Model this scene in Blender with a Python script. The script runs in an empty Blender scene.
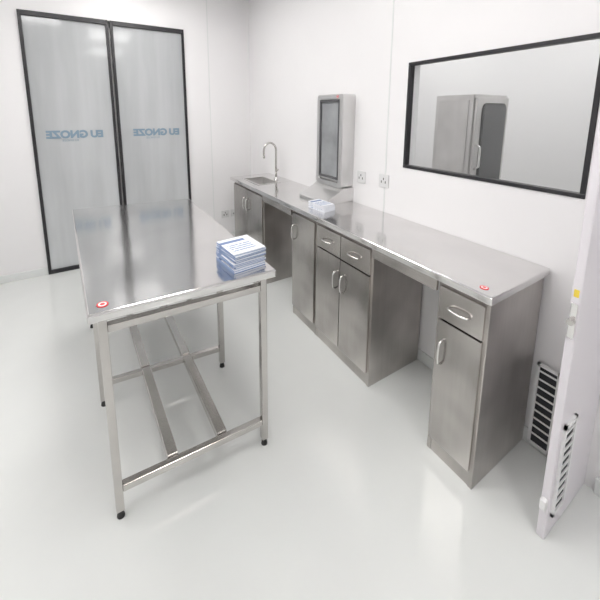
import bpy, bmesh, math, random
from mathutils import Matrix, Vector
random.seed(4)
S=bpy.context.scene
try:
    S.view_settings.view_transform='Standard'
    S.view_settings.exposure=0.12
except Exception as e: print(e)
COL=S.collection

# ---------------- materials ----------------
def pm(name,col,rough=.5,metal=0.,noise=0.,scale=20,stretch=(1,1,1),bump=0.,coat=0.,low=0.,zgrad=None):
    m=bpy.data.materials.new(name); m.use_nodes=True
    nt=m.node_tree; b=nt.nodes['Principled BSDF']
    b.inputs['Base Color'].default_value=(*col,1)
    b.inputs['Roughness'].default_value=rough; b.inputs['Metallic'].default_value=metal
    if coat: b.inputs['Coat Weight'].default_value=coat; b.inputs['Coat Roughness'].default_value=.1
    tc=nt.nodes.new('ShaderNodeTexCoord'); mp=nt.nodes.new('ShaderNodeMapping')
    mp.inputs['Scale'].default_value=stretch
    n=nt.nodes.new('ShaderNodeTexNoise'); n.inputs['Scale'].default_value=scale; n.inputs['Detail'].default_value=4
    nt.links.new(tc.outputs['Object'],mp.inputs['Vector']); nt.links.new(mp.outputs[0],n.inputs['Vector'])
    r=nt.nodes.new('ShaderNodeMapRange'); r.inputs['From Min'].default_value=.25; r.inputs['From Max'].default_value=.75
    r.inputs['To Min'].default_value=1-noise; r.inputs['To Max'].default_value=1+noise
    nt.links.new(n.outputs['Fac'],r.inputs['Value'])
    fac=r.outputs[0]
    def mulf(fac,o2):
        mu=nt.nodes.new('ShaderNodeMath'); mu.operation='MULTIPLY'; nt.links.new(fac,mu.inputs[0]); nt.links.new(o2,mu.inputs[1]); return mu.outputs[0]
    if low:
        n2=nt.nodes.new('ShaderNodeTexNoise'); n2.inputs['Scale'].default_value=3.2; n2.inputs['Detail'].default_value=2
        nt.links.new(tc.outputs['Object'],n2.inputs['Vector'])
        r2=nt.nodes.new('ShaderNodeMapRange'); r2.inputs['From Min'].default_value=.3; r2.inputs['From Max'].default_value=.7
        r2.inputs['To Min'].default_value=1-low; r2.inputs['To Max'].default_value=1+low
        nt.links.new(n2.outputs['Fac'],r2.inputs['Value']); fac=mulf(fac,r2.outputs[0])
    if zgrad:   # shading painted into the colour by height: (z0,value0,z1,value1)
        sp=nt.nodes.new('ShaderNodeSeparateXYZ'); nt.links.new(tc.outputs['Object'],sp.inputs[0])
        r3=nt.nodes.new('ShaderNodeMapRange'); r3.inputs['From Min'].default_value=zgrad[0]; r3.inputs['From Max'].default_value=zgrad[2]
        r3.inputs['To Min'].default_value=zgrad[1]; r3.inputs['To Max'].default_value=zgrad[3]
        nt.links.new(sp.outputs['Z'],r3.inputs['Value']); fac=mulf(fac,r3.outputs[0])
    mx=nt.nodes.new('ShaderNodeVectorMath'); mx.operation='SCALE'; mx.inputs[0].default_value=col
    nt.links.new(fac,mx.inputs['Scale']); nt.links.new(mx.outputs[0],b.inputs['Base Color'])
    if bump:
        bp=nt.nodes.new('ShaderNodeBump'); bp.inputs['Strength'].default_value=bump; bp.inputs['Distance'].default_value=.004
        nt.links.new(n.outputs['Fac'],bp.inputs['Height']); nt.links.new(bp.outputs[0],b.inputs['Normal'])
    return m
def emis(name,col,st):
    m=bpy.data.materials.new(name); m.use_nodes=True; b=m.node_tree.nodes['Principled BSDF']
    b.inputs['Base Color'].default_value=(*col,1); b.inputs['Emission Color'].default_value=(*col,1); b.inputs['Emission Strength'].default_value=st
    return m
M_wall=pm('wall_paint',(.855,.845,.85),.40,noise=.01,scale=3)
M_ceil=pm('ceiling_paint',(.86,.86,.86),.7)
M_floor=pm('floor_epoxy',(.735,.75,.735),.09,noise=.04,scale=1.8,bump=.02)
M_base=pm('coving',(.76,.78,.77),.4)
M_steel=pm('brushed_steel',(.53,.505,.485),.23,1,noise=.05,scale=60,stretch=(1,1,.03),low=.28)
M_steel_side=pm('brushed_steel_side',(.52,.495,.475),.34,1,noise=.04,scale=60,stretch=(1,1,.03),low=.24)
M_top=pm('polished_steel_top',(.76,.75,.745),.125,1,noise=.05,scale=5,bump=.22)
M_house=pm('pale_silver_housing',(.70,.695,.69),.32,.9,noise=.04,scale=5)
M_sink=pm('sink_steel',(.62,.61,.60),.35,.85)
M_tube=pm('steel_tube',(.57,.55,.53),.22,1,noise=.06,scale=10)
M_bright=pm('bright_steel',(.82,.81,.8),.16,1)
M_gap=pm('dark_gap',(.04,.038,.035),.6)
M_black=pm('black_frame',(.018,.017,.02),.35)
M_rubber=pm('black_rubber',(.02,.02,.02),.6)
M_bez=pm('dark_bezel',(.10,.10,.105),.4)
M_white=pm('white_plastic',(.85,.85,.85),.35)
M_plate=pm('socket_plastic',(.72,.72,.72),.35)
M_pink=pm('pale_lavender_panel',(.77,.74,.775),.35)
M_yellow=pm('yellow_label',(.85,.65,.08),.5)
M_paper=pm('paper',(.80,.82,.87),.6)
M_red=pm('red_ink',(.7,.03,.04),.4)
M_logo=pm('logo_blue',(.22,.31,.39),.4)
M_screen=pm('screen',(.33,.34,.35),.08,noise=.25,scale=5)
M_led=emis('led_panel',(1,.985,.97),9.5)
M_frost=pm('frosted_glass',(.52,.535,.545),.10,noise=.20,scale=1.3,stretch=(3.2,1,.35),zgrad=(.1,1.15,2.0,.86))  # stretched noise paints reflection bands into the glass colour, zgrad paints shading
M_slot=pm('slot_dark',(.03,.03,.035),.7)
g=bpy.data.materials.new('clear_glass'); g.use_nodes=True; nt=g.node_tree; nt.nodes.clear()
o=nt.nodes.new('ShaderNodeOutputMaterial'); a=nt.nodes.new('ShaderNodeBsdfTransparent'); a.inputs[0].default_value=(.93,.94,.94,1)
gl=nt.nodes.new('ShaderNodeBsdfGlossy'); gl.inputs['Roughness'].default_value=.02
mx=nt.nodes.new('ShaderNodeMixShader'); mx.inputs[0].default_value=.06
nt.links.new(a.outputs[0],mx.inputs[1]); nt.links.new(gl.outputs[0],mx.inputs[2]); nt.links.new(mx.outputs[0],o.inputs[0])
M_glass=g
M_dglass=pm('dark_glass',(.045,.047,.05),.08)
bk=bpy.data.materials.new('booklet_print'); bk.use_nodes=True; nt=bk.node_tree; b=nt.nodes['Principled BSDF']
N=nt.nodes.new; LK=nt.links.new
tc=N('ShaderNodeTexCoord'); sp=N('ShaderNodeSeparateXYZ'); LK(tc.outputs['Object'],sp.inputs[0])
def mth(op,a,bb):
    m=N('ShaderNodeMath'); m.operation=op
    for i,v in enumerate((a,bb)):
        if isinstance(v,(int,float)): m.inputs[i].default_value=v
        else: LK(v,m.inputs[i])
    return m.outputs[0]
y=sp.outputs['Y']; x=sp.outputs['X']
ban=mth('MULTIPLY',mth('GREATER_THAN',y,.034),mth('LESS_THAN',y,.058))
ban=mth('MULTIPLY',ban,mth('LESS_THAN',x,.040))
wn=N('ShaderNodeTexNoise'); wn.inputs['Scale'].default_value=120; LK(tc.outputs['Object'],wn.inputs['Vector'])
lines=mth('MULTIPLY',mth('GREATER_THAN',mth('SINE',mth('MULTIPLY',y,330),0),.0),mth('GREATER_THAN',wn.outputs['Fac'],.40))
zone=mth('MULTIPLY',mth('GREATER_THAN',x,-.060),mth('LESS_THAN',x,.045))
zone=mth('MULTIPLY',zone,mth('LESS_THAN',y,.02)); zone=mth('MULTIPLY',zone,mth('GREATER_THAN',y,-.065))
msk=mth('MAXIMUM',ban,mth('MULTIPLY',mth('MULTIPLY',lines,zone),.8))
mc=N('ShaderNodeMix'); mc.data_type='RGBA'; LK(msk,mc.inputs[0]); mc.inputs[6].default_value=(.80,.82,.86,1); mc.inputs[7].default_value=(.13,.20,.38,1)
LK(mc.outputs[2],b.inputs['Base Color']); b.inputs['Roughness'].default_value=.45
M_print=bk
M_spine=pm('booklet_spine_blue',(.22,.31,.52),.4)

# ---------------- helpers ----------------
def wl(ob):
    v=Vector((0,0,0))
    while ob is not None: v+=ob.location; ob=ob.parent
    return v
def finish(name,bm,mats,origin,parent,smooth=False):
    me=bpy.data.meshes.new(name); bm.to_mesh(me); bm.free()
    for m in (mats if isinstance(mats,(list,tuple)) else [mats]): me.materials.append(m)
    if smooth:
        for p in me.polygons: p.use_smooth=True
    ob=bpy.data.objects.new(name,me); COL.objects.link(ob)
    if parent is not None: ob.parent=parent; ob.location=Vector(origin)-wl(parent)
    else: ob.location=origin
    return ob
def addbox(bm,b,o,mi=0):
    x0,x1,y0,y1,z0,z1=b
    r=bmesh.ops.create_cube(bm,size=1)
    for v in r['verts']:
        v.co=Vector((x0+(v.co.x+.5)*(x1-x0)-o[0],y0+(v.co.y+.5)*(y1-y0)-o[1],z0+(v.co.z+.5)*(z1-z0)-o[2]))
    for f in {f for v in r['verts'] for f in v.link_faces}: f.material_index=mi
    return r['verts']
def boxes(name,bs,mat,parent=None,bevel=0.,seg=2,origin=None):
    bb=[b[:6] for b in bs]
    o=origin or ((min(b[0] for b in bb)+max(b[1] for b in bb))/2,(min(b[2] for b in bb)+max(b[3] for b in bb))/2,min(b[4] for b in bb))
    bm=bmesh.new()
    for b in bs: addbox(bm,b[:6],o,b[6] if len(b)>6 else 0)
    ob=finish(name,bm,mat,o,parent)
    if bevel:
        md=ob.modifiers.new('bevel','BEVEL'); md.width=bevel; md.segments=seg; md.limit_method='ANGLE'
    return ob
def box(name,x0,x1,y0,y1,z0,z1,mat,parent=None,bevel=0.):
    return boxes(name,[(x0,x1,y0,y1,z0,z1)],mat,parent,bevel)
def cyl(name,c,r,h,mat,parent=None,axis='z',r2=None,seg=24):
    bm=bmesh.new(); bmesh.ops.create_cone(bm,cap_ends=True,segments=seg,radius1=r,radius2=r if r2 is None else r2,depth=h)
    if axis=='x': bmesh.ops.rotate(bm,verts=bm.verts,matrix=Matrix.Rotation(math.pi/2,3,'Y'))
    if axis=='y': bmesh.ops.rotate(bm,verts=bm.verts,matrix=Matrix.Rotation(math.pi/2,3,'X'))
    return finish(name,bm,mat,c,parent)
def tube(name,pts,r,mat,parent=None,seg=12):
    pts=[Vector(p) for p in pts]; o=pts[0].copy(); bm=bmesh.new(); rings=[]
    prev=None
    for i,p in enumerate(pts):
        t=(pts[min(i+1,len(pts)-1)]-pts[max(i-1,0)]).normalized()
        if prev is None: n=t.orthogonal().normalized()
        else: n=(prev-t*prev.dot(t)).normalized()
        prev=n; bn=t.cross(n)
        rings.append([bm.verts.new(p-o+(n*math.cos(2*math.pi*k/seg)+bn*math.sin(2*math.pi*k/seg))*r) for k in range(seg)])
    for a,b in zip(rings,rings[1:]):
        for k in range(seg): bm.faces.new((a[k],a[(k+1)%seg],b[(k+1)%seg],b[k]))
    bm.faces.new(rings[0]); bm.faces.new(rings[-1])
    bmesh.ops.recalc_face_normals(bm,faces=bm.faces)
    return finish(name,bm,mat,o,parent,True)
def rpts(x0,x1,z0,z1,r):
    pts=[]
    for cx,cz,a0 in [(x1-r,z1-r,0),(x0+r,z1-r,90),(x0+r,z0+r,180),(x1-r,z0+r,270)]:
        for k in range(7):
            a=math.radians(a0+k*15); pts.append((cx+r*math.cos(a),cz+r*math.sin(a)))
    return pts
def rplate(name,x0,x1,y,th,z0,z1,r,mat,parent):
    bm=bmesh.new(); pts=rpts(x0,x1,z0,z1,r)
    o=((x0+x1)/2,y,z0)
    A=[bm.verts.new((p[0]-o[0],-th,p[1]-o[2])) for p in pts]; B=[bm.verts.new((p[0]-o[0],0,p[1]-o[2])) for p in pts]
    bm.faces.new(A); bm.faces.new(B[::-1]); n=len(pts)
    for i in range(n): bm.faces.new((A[i],B[i],B[(i+1)%n],A[(i+1)%n]))
    bmesh.ops.recalc_face_normals(bm,faces=bm.faces)
    return finish(name,bm,mat,o,parent)
def empty(name,loc,label,cat,group=None):
    e=bpy.data.objects.new(name,None); e.empty_display_size=.1; COL.objects.link(e); e.location=loc
    e['label']=label; e['category']=cat
    if group: e['group']=group
    return e
def top(ob,label,cat,group=None):
    ob['label']=label; ob['category']=cat
    if group: ob['group']=group
    return ob
def struct(ob,label=None):
    ob['kind']='structure'
    if label: ob['label']=label
    return ob

# ---------------- room shell ----------------
WX=1.62; WY=3.60; LX=-1.4; BY=-1.8; H=2.8
struct(box('floor',LX-.1,3.6,BY-.1,WY+.1,-.1,0,M_floor),'pale glossy epoxy floor')
struct(box('ceiling',LX-.1,3.6,BY-.1,WY+.1,H,H+.1,M_ceil),'plain white ceiling')
wy0,wy1,wz0,wz1=.47,1.335,1.17,1.79
struct(boxes('wall_right',[(WX,WX+.1,BY,wy0,0,H),(WX,WX+.1,wy1,WY,0,H),(WX,WX+.1,wy0,wy1,0,wz0),(WX,WX+.1,wy0,wy1,wz1,H)],M_wall),'smooth white panel wall')
struct(box('wall_left',LX-.1,LX,BY,WY,0,H,M_wall),'smooth white wall')
struct(box('wall_front',LX-.1,3.6,BY-.1,BY,0,H,M_wall),'smooth white wall')
gx0,gx1,gz=-.48,.875,2.35
struct(boxes('wall_back',[(LX-.1,gx0,WY,WY+.1,0,H),(gx1,3.6,WY,WY+.1,0,H),(gx0,gx1,WY,WY+.1,gz,H),(gx0,gx1,WY+.06,WY+.1,0,gz)],M_wall),'smooth white wall')
struct(box('wall_side',3.5,3.6,BY,WY,0,H,M_wall),'white wall of the adjoining room')
struct(boxes('baseboard_right',[(WX-.012,WX,BY,.31,0,.07),(WX-.012,WX,.37,WY,0,.07)],M_base,bevel=.004))
struct(boxes('baseboard_back',[(gx1,WX-.012,WY-.012,WY,0,.07),(LX,gx0,WY-.012,WY,0,.07)],M_base,bevel=.004))
struct(box('trim_1',WX-.003,WX,1.47,1.478,.07,H,M_base))
struct(box('trim_2',1.13,1.138,WY-.003,WY,.07,H,M_base))
PX=1.262; PY0,PY1=.340,.365
pt=struct(box('wall_partition',PX,WX,PY0,PY1,0,H,[M_pink],bevel=.004),'pale lavender grey partition edge')
lk=box('latch_plate',PX-.006,PX,PY0+.004,PY1-.004,.79,.91,M_bright,pt,.002); cyl('latch_knob',(PX-.014,(PY0+PY1)/2,.85),.010,.016,M_tube,lk,'x')
box('small_label',PX-.001,PX,PY0+.006,PY1-.006,.93,.955,M_yellow,pt)
box('door_stop',PX-.02,PX,PY0+.003,PY1-.003,.13,.17,M_white,pt,.004)
x0,x1,y,z0,z1=1.285,1.38,PY0,.09,.46
gf=boxes('vent_grille',[(x0+.012,x1-.012,y-.003,y,z0+.014,z1-.014,1),(x0,x1,y-.008,y,z0,z0+.014),(x0,x1,y-.008,y,z1-.014,z1),(x0,x0+.012,y-.008,y,z0,z1),(x1-.012,x1,y-.008,y,z0,z1)]+
 [(x0+.010,x1-.010,y-.007,y-.002,z0+.044+i*.036,z0+.051+i*.036) for i in range(9)],[M_white,M_slot],pt)
e=empty('return_air_grille',(WX,.45,.02),'white louvred return air grille low on wall','air vent')
a,b,z0,z1=.455,.54,.02,.42
boxes('grille_face',[(WX-.018,WX-.001,a+.011,b-.011,z0+.012,z1-.012,1),(WX-.024,WX-.012,a,b,z0,z0+.012),(WX-.024,WX-.012,a,b,z1-.012,z1),(WX-.024,WX-.012,a,a+.011,z0,z1),(WX-.024,WX-.012,b-.011,b,z0,z1)]+
 [(WX-.022,WX-.016,a+.009,b-.009,z0+.050+i*.039,z0+.057+i*.039) for i in range(9)],[M_white,M_slot],e)

# observation window
w=struct(bpy.data.objects.new('window_1',None),'black framed observation window'); COL.objects.link(w); w.location=(WX,.9,wz0)
t=.018
boxes('frame',[(WX-.006,WX+.03,wy0,wy1,wz0,wz0+t),(WX-.006,WX+.03,wy0,wy1,wz1-t,wz1),(WX-.006,WX+.03,wy0,wy0+t,wz0+t,wz1-t),(WX-.006,WX+.03,wy1-t,wy1,wz0+t,wz1-t)],M_black,w,.002)
box('glass_pane',WX+.01,WX+.016,wy0+t,wy1-t,wz0+t,wz1-t,M_glass,w)

# glazed doors on back wall
def text_mesh(name,body,size,loc,mat,parent,off=.0):
    cu=bpy.data.curves.new(name+'_c','FONT'); cu.body=body; cu.size=size; cu.extrude=.0008; cu.align_x='CENTER'; cu.offset=off
    to=bpy.data.objects.new('tmp',cu); COL.objects.link(to); bpy.context.view_layer.update()
    me=bpy.data.meshes.new_from_object(to); bpy.data.objects.remove(to)
    me.materials.clear(); me.materials.append(mat)
    me.transform(Matrix.Rotation(math.pi/2,4,'X')); me.transform(Matrix.Scale(-1,4,(1,0,0))); me.flip_normals(); me.name=name
    ob=bpy.data.objects.new(name,me); COL.objects.link(ob); ob.parent=parent; ob.location=Vector(loc)-wl(parent); return ob
def gdoor(i,x0,x1,dx):
    d=struct(bpy.data.objects.new('door_%d'%i,None),'frosted glass door with slim black frame'); COL.objects.link(d); d.location=((x0+x1)/2,WY,0)
    f=.024
    boxes('frame',[(x0,x0+f,WY-.02,WY+.05,0,gz),(x1-f,x1,WY-.02,WY+.05,0,gz),(x0+f,x1-f,WY-.02,WY+.05,0,.035),(x0+f,x1-f,WY-.02,WY+.05,gz-.04,gz)],M_black,d,.002)
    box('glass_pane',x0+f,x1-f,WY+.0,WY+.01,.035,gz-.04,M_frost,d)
    c=(x0+x1)/2+dx
    # printed on the far side of the glass, so it reads reversed from this room
    text_mesh('logo_lettering','GNOZE',.092,(c-.07,WY-.002,1.275),M_logo,d,.005)
    text_mesh('logo_lettering','EU',.088,(c+.165,WY-.002,1.275),M_logo,d,.005)
    text_mesh('small_lettering','EU GNOZE',.026,(c-.05,WY-.002,1.242),M_logo,d)
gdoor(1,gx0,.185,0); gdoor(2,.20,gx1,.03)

# ceiling lights
for (x,y) in [(.35,2.6),(.35,.7),(-.6,1.6),(.35,-1.0),(2.6,.6),(2.6,2.4)]:
    e=empty('ceiling_light',(x,y,H),'square flush white LED ceiling light panel','ceiling light','LED ceiling panels')
    box('diffuser',x-.3,x+.3,y-.45,y+.45,H-.012,H-.002,M_led,e)
    boxes('frame',[(x-.32,x+.32,y-.47,y-.45,H-.02,H),(x-.32,x+.32,y+.45,y+.47,H-.02,H),(x-.32,x-.3,y-.45,y+.45,H-.02,H),(x+.3,x+.32,y-.45,y+.45,H-.02,H)],M_white,e)

# ---------------- base cabinets ----------------
FX=1.195; BX=WX-.013; TZ=.82
def pull(parent,p0,p1,out=.026,r=.0045,name='handle'):
    p0=Vector(p0);p1=Vector(p1);d=(p1-p0); o=Vector((-out,0,0)); pts=[p0]
    for k in range(9):
        tt=k/8; pts.append(p0+d*(.06+.88*tt)+o*(1-.25*abs(2*tt-1)**2))
    pts.append(p1)
    ob=tube(name,pts,r,M_bright,parent); ob['label']='curved bright metal pull handle'; return ob
def cabinet(y0,y1,cols,drawers,label,handles,kick=.07):
    e=empty('base_cabinet',((FX+BX)/2,(y0+y1)/2,0),label,'cabinet')
    t=.018
    boxes('body',[(FX,BX,y0,y0+t,0,TZ),(FX,BX,y1-t,y1,0,TZ),(BX-t,BX,y0+t,y1-t,0,TZ),(FX+.002,BX-t,y0+t,y1-t,kick,kick+t),(FX+.003,FX+.02,y0+t,y1-t,0,kick),(FX+.001,FX+.018,y0+t,y1-t,TZ-.025,TZ)],M_steel_side,e,.0015)
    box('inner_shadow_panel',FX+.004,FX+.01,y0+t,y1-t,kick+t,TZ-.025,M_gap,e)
    zt=TZ-.02
    zd=zt-.145 if drawers else zt
    wdt=(y1-y0-.02)/cols
    for c in range(cols):
        a=y0+.01+c*wdt+.003; b=y0+.01+(c+1)*wdt-.003
        if drawers:
            d=box('drawer',FX-.016,FX,a,b,zd+.006,zt-.002,M_steel,e,.002)
            m=(a+b)/2; z=(zd+zt)/2
            pull(d,(FX-.016,m-.042,z),(FX-.016,m+.042,z))
        d=box('door',FX-.016,FX,a,b,kick+.012,zd-.003,M_steel,e,.002)
        hs=handles[c]
        hy=b-.03 if hs=='far' else a+.03
        z=zd-.14
        pull(d,(FX-.016,hy,z-.055),(FX-.016,hy,z+.055))
    return e
cabinet(.56,.765,1,True,'narrow stainless steel base cabinet with one drawer over one door',['far'])
cabinet(1.135,1.63,2,True,'stainless steel base cabinet with two drawers over double doors',['far','near'])
cabinet(1.634,1.93,1,False,'stainless steel base cabinet with one tall door',['far'])
cabinet(2.40,3.07,2,False,'stainless steel sink base cabinet with double doors',['far','near'])

# continuous worktop with sink
Wf=1.165; W0,W1=.545,3.12; z0,z1=.82,.853
sx0,sx1,sy0,sy1=1.25,1.46,2.62,2.95
wt=boxes('worktop',[(Wf,WX-.001,W0,sy0,z0,z1),(Wf,WX-.001,sy1,W1,z0,z1),(Wf,sx0,sy0,sy1,z0,z1),(sx1,WX-.001,sy0,sy1,z0,z1)],M_top)
md=wt.modifiers.new('bev','BEVEL'); md.width=.006; md.segments=3; md.limit_method='ANGLE'
top(wt,'long polished stainless steel worktop running along wall over cabinets','worktop')
e=empty('sink',((sx0+sx1)/2,(sy0+sy1)/2,z1),'small rectangular stainless steel sink set into worktop','sink')
g1=.001
boxes('basin',[(sx0+g1,sx1-g1,sy0+g1,sy1-g1,.77,.775),(sx0+g1,sx0+.006,sy0+g1,sy1-g1,.775,.853),(sx1-.006,sx1-g1,sy0+g1,sy1-g1,.775,.853),(sx0+.006,sx1-.006,sy0+g1,sy0+.006,.775,.853),(sx0+.006,sx1-.006,sy1-.006,sy1-g1,.775,.853)],M_sink,e)
boxes('rim',[(sx0-.012,sx0+.006,sy0-.012,sy1+.012,z1+.0002,z1+.003),(sx1-.006,sx1+.012,sy0-.012,sy1+.012,z1+.0002,z1+.003),(sx0+.006,sx1-.006,sy0-.012,sy0+.006,z1+.0002,z1+.003),(sx0+.006,sx1-.006,sy1-.006,sy1+.012,z1+.0002,z1+.003)],M_bright,e)
cyl('drain',((sx0+sx1)/2,(sy0+sy1)/2,.7765),.022,.003,M_bright,e)
for (p,q) in ((1.932,2.398),(.767,1.133)):
    r=box('support_rail',Wf+.012,Wf+.027,p,q,.768,.8195,M_steel,None,.001)
    top(r,'stainless steel rail under worktop spanning a knee space','rail','knee space rails')
def sticker(c,r,parent,axis='z'):
    bm=bmesh.new(); 
    for rr,h,mi,dz in [(r,.0012,0,0),(r*.72,.0014,1,.0004),(r*.42,.0014,0,.0008)]:
        q=bmesh.ops.create_cone(bm,cap_ends=True,segments=28,radius1=rr,radius2=rr,depth=h)
        for v in q['verts']: v.co.z+=dz
        for f in {f for v in q['verts'] for f in v.link_faces}: f.material_index=mi
    if axis=='x': bmesh.ops.rotate(bm,verts=bm.verts,matrix=Matrix.Rotation(-math.pi/2,3,'Y'))
    ob=finish('round_sticker',bm,[M_red,M_white],c,parent); ob['label']='round red and white inspection sticker'; return ob
sticker((1.215,.60,z1+.001),.015,wt)

# faucet
fa=empty('sink_faucet',(1.52,2.78,z1),'tall chrome gooseneck faucet at the sink','faucet')
cyl('base_flange',(1.52,2.78,z1+.012),.024,.024,M_bright,fa,r2=.018)
pts=[(1.52,2.78,z1+.02),(1.52,2.78,1.0),(1.52,2.78,1.14)]
for k in range(1,12):
    a=math.pi*k/11*1.05; pts.append((1.52-.065*(1-math.cos(a)),2.78+.01*k/11,1.14+.075*math.sin(a)))
lx,ly,lz=pts[-1]; pts.append((lx+.003,ly,lz-.06))
tube('gooseneck_spout',pts,.010,M_tube,fa)
tube('lever',[(1.52,2.78,.93),(1.50,2.72,.95),(1.49,2.69,.965)],.007,M_tube,fa)

# terminal
te=empty('wall_mounted_terminal',(WX-.04,1.92,.93),'boxy pale silver enclosure with dark bezel and grey screen above worktop','computer terminal')
a0,a1,b0,b1=1.780,2.085,.955,1.635; fx=1.505
bm=bmesh.new(); o=(1.56,1.92,b0)
def ring(x,ins,r):
    return [bm.verts.new((x-o[0],p[0]-o[1],p[1]-o[2])) for p in rpts(a0+ins,a1-ins,b0+ins,b1-ins,r)]
R=[ring(WX-.001,0,.022),ring(fx+.006,0,.022),ring(fx+.001,.002,.020),ring(fx,.006,.018),ring(fx,.036,.012),ring(fx+.004,.038,.012),ring(fx+.022,.040,.010)]
for A,B in zip(R,R[1:]):
    n=len(A)
    for i in range(n): bm.faces.new((A[i],A[(i+1)%n],B[(i+1)%n],B[i]))
bm.faces.new(R[0]); bm.faces.new(R[-1])
bmesh.ops.recalc_face_normals(bm,faces=bm.faces)
hs=finish('housing',bm,M_house,o,te)
box('screen',fx+.010,fx+.021,a0+.048,a1-.048,b0+.075,b1-.052,M_screen,te)
zb,zt=b0+.060,b1-.040
boxes('screen_bezel',[(fx-.003,fx+.02,a0+.036,a0+.050,zb,zt),(fx-.003,fx+.02,a1-.050,a1-.036,zb,zt),(fx-.003,fx+.02,a0+.036,a1-.036,zt-.016,zt+.001),(fx-.003,fx+.02,a0+.036,a1-.036,zb-.001,zb+.016)],M_bez,te,.003)
bm=bmesh.new(); prof=[(WX-.001,.956),(fx+.01,.956),(fx-.02,.935),(1.37,.885),(1.355,.872),(1.355,.8535),(WX-.001,.8535)]
o=(1.5,1.92,.8535); L=[bm.verts.new((x-o[0],a0-.01-o[1],z-o[2])) for x,z in prof]; R=[bm.verts.new((x-o[0],a1+.01-o[1],z-o[2])) for x,z in prof]
n=len(prof); bm.faces.new(L); bm.faces.new(R[::-1])
for i in range(n): bm.faces.new((L[i],R[i],R[(i+1)%n],L[(i+1)%n]))
bmesh.ops.recalc_face_normals(bm,faces=bm.faces)
ks=finish('keyboard_shelf',bm,M_house,o,te)
sticker((fx-.001,a0+.06,b1-.02),.012,te,'x')

# wall plates
def plate(x,y,z,axis,lab):
    e=empty('wall_socket',(x,y,z),lab,'wall socket')
    if axis=='x':
        box('cover_plate',x-.009,x,y-.04,y+.04,z-.043,z+.043,M_plate,e,.003)
        boxes('socket_slots',[(x-.010,x-.0085,y-.02,y-.014,z-.015,z+.0),(x-.010,x-.0085,y+.014,y+.02,z-.015,z+0),(x-.010,x-.0085,y-.003,y+.003,z+.006,z+.02)],M_gap,e)
    else:
        box('cover_plate',x-.045,x+.045,y-.012,y,z-.045,z+.045,M_plate,e,.003)
        boxes('socket_slots',[(x-.022,x-.012,y-.013,y-.0115,z-.018,z+.0),(x+.012,x+.022,y-.013,y-.0115,z-.018,z+0),(x-.004,x+.004,y-.013,y-.0115,z+.006,z+.022)],M_gap,e)
plate(WX,1.69,1.05,'x','white socket plate on wall above worktop beside terminal')
plate(WX,1.48,1.06,'x','white socket plate on wall near the black framed window')
plate(1.27,WY,.31,'y','white socket plate low on wall next to glass doors')
plate(1.39,WY,.31,'y','white socket plate low on wall behind cabinet')

# ---------------- work table ----------------
tx0,tx1,ty0,ty1=0,.68,0,1.36; th=.86
CN=[(-.07,1.135),(.605,1.105),(.58,2.43),(-.175,2.55)]
def tmap(x,y):
    u,v=x/tx1,y/ty1
    a=Vector(CN[0]).lerp(Vector(CN[1]),u); b=Vector(CN[3]).lerp(Vector(CN[2]),u); return a.lerp(b,v)
T=empty('work_table',(.34,.68,0),'long stainless steel work table with six square tube legs','table')
tp=box('table_top',tx0,tx1,ty0,ty1,th-.034,th,M_top,T)
md=tp.modifiers.new('b','BEVEL'); md.width=.008; md.segments=3
s=.028; ins=.03
lx=[tx0+ins,tx1-ins-s]; lys=[ty0+ins,.58,ty1-ins-s]
for x in lx:
    for y in lys:
        l=box('leg',x,x+s,y,y+s,.03,th-.034,M_tube,T,.003)
        cyl('levelling_foot',(x+s/2,y+s/2,.016),.014,.032,M_rubber,l,r2=.009)
zr=th-.034-.035
for y in lys: box('top_rail',lx[0]+s,lx[1],y,y+s,zr-.028,zr,M_tube,T,.003)
for x in lx: 
    box('top_rail',x+.001,x+s-.001,lys[0]+s,lys[1],zr-.028,zr,M_tube,T,.003)
    box('top_rail',x+.001,x+s-.001,lys[1]+s,lys[2],zr-.028,zr,M_tube,T,.003)
zl=.11
for y in lys: box('stretcher',lx[0]+s,lx[1],y+.001,y+s-.001,zl,zl+.028,M_tube,T,.003)
for x in (.222,.425):
    box('stretcher',x,x+.042,lys[0]+s,lys[1],zl+.001,zl+.036,M_tube,T,.003)
    box('stretcher',x,x+.042,lys[1]+s,lys[2],zl+.001,zl+.036,M_tube,T,.003)
sticker((.05,.05,th+.001),.018,T)
def walk(ob,base):
    w0=base+ob.location
    if ob.type=='MESH':
        for v in ob.data.vertices:
            m=tmap(w0.x+v.co.x,w0.y+v.co.y); v.co.x=m.x; v.co.y=m.y
    m=tmap(w0.x,w0.y); ob['_n']=(m.x,m.y)
    for k in ob.children: walk(k,w0)
def place(ob,pn):
    nx,ny=ob['_n']; ob.location.x=nx-pn[0]; ob.location.y=ny-pn[1]
    if ob.type=='MESH':
        for v in ob.data.vertices: v.co.x-=nx; v.co.y-=ny
    for k in ob.children: place(k,(nx,ny))
    del ob['_n']
walk(T,Vector((0,0,0))); place(T,(0,0))

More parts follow.
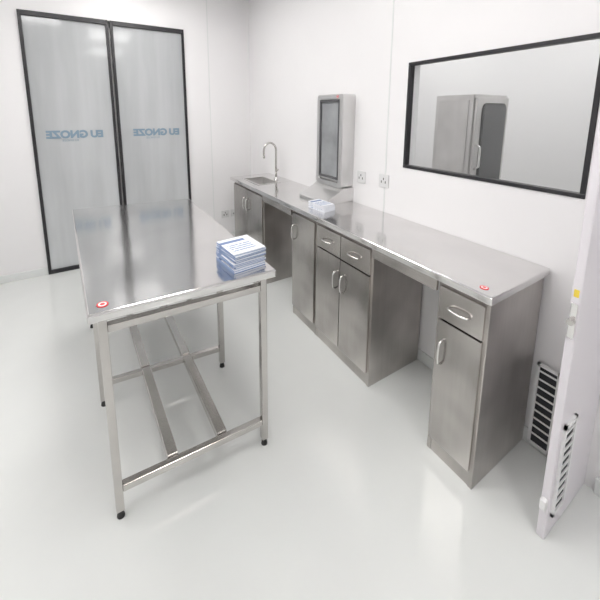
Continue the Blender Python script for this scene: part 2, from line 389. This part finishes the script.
# ---------------- booklets ----------------
def booklet_mesh(w,d,h,spine):
    bm=bmesh.new()
    addbox(bm,(-w/2+.0015,w/2-.0015,-d/2+.0015,d/2,0.001,h-.001),(0,0,0),0)
    addbox(bm,(-w/2,w/2,-d/2,d/2,0,.0018),(0,0,0),2); addbox(bm,(-w/2,w/2,-d/2,d/2,h-.0012,h),(0,0,0),1)
    addbox(bm,(-w/2,-w/2+.001,-d/2,d/2,0.001,h-.001),(0,0,0),2)
    me=bpy.data.meshes.new('booklet'); bm.to_mesh(me); bm.free()
    for m in (M_paper,M_print,spine): me.materials.append(m)
    return me
def stack(x,y,z,n,w,d,h,rot,label,group,jit,spine):
    me=booklet_mesh(w,d,h,spine)
    for i in range(n):
        ob=bpy.data.objects.new('booklet',me); COL.objects.link(ob)
        ob.location=(x+random.uniform(-jit,jit),y+random.uniform(-jit,jit),z+.0003+i*(h+.0002))
        ob.rotation_euler=(0,0,rot+random.uniform(-jit*13,jit*13)); top(ob,label,'booklet',group)
stack(.505,1.25,th,10,.15,.165,.0078,.12,'white and blue printed booklet stacked on steel table','booklets stacked on the steel table',.004,M_spine)
stack(1.30,1.735,z1,6,.10,.16,.007,.1,'white printed booklet lying on worktop under terminal','booklets on the worktop',.004,M_paper)

# ---------------- adjoining room cabinet ----------------
e=empty('tall_storage_cabinet',(2.5,1.46,0),'tall stainless steel cabinet with glazed door in adjoining room','cabinet')
cx0,cx1,cy0,cy1,ct=2.3,2.74,1.33,1.62,1.63
M_cs=pm('cabinet_steel',(.62,.605,.595),.30,1,noise=.04,scale=50,stretch=(1,1,.03),low=.15)
box('body',cx0,cx1,cy0,cy1,0,ct,M_cs,e,.005)
d=box('door',cx0+.015,cx1-.015,cy0-.02,cy0,.1,ct-.02,M_cs,e,.004)
rplate('door_glass_surround',cx0+.075,cx1-.045,cy0-.02,.004,.83,ct-.06,.05,M_rubber,d)
rplate('door_glass',cx0+.09,cx1-.06,cy0-.024,.004,.845,ct-.075,.04,M_dglass,d)
tube('handle',[(cx0+.04,cy0-.02,1.1),(cx0+.04,cy0-.05,1.12),(cx0+.04,cy0-.05,1.26),(cx0+.04,cy0-.02,1.28)],.008,M_bright,d)
box('side_panel',cx0-.006,cx0,cy0+.03,cy1-.03,.1,ct-.04,M_cs,e,.002)

# world
wd=bpy.data.worlds.new('world'); S.world=wd; wd.use_nodes=True
wd.node_tree.nodes['Background'].inputs[0].default_value=(.9,.93,1,1); wd.node_tree.nodes['Background'].inputs[1].default_value=.5

# ---------------- camera ----------------
def cam_from(vp1,vp2,P,f,h):
    Y=Vector((vp1[0]-P[0],vp1[1]-P[1],f)).normalized()
    X=Vector((vp2[0]-P[0],vp2[1]-P[1],f)); X=(X-Y*X.dot(Y)).normalized()
    D=X.cross(Y)*-1
    if D.y<0: D=-D
    r=Vector((X.x,Y.x,-D.x)); u=-Vector((X.y,Y.y,-D.y)); bk=-Vector((X.z,Y.z,-D.z))
    cd=bpy.data.cameras.new('camera'); c=bpy.data.objects.new('camera',cd); COL.objects.link(c)
    m=Matrix((r,u,bk)).transposed().to_4x4(); m.translation=(0,0,h); c.matrix_world=m
    cd.sensor_width=36; cd.sensor_fit='HORIZONTAL'; cd.lens=f/600*36
    cd.shift_x=(300-P[0])/600; cd.shift_y=-(300-P[1])/600; cd.clip_start=.02
    S.camera=c
cam_from((93,113),(850,113),(285,165),325,1.5)
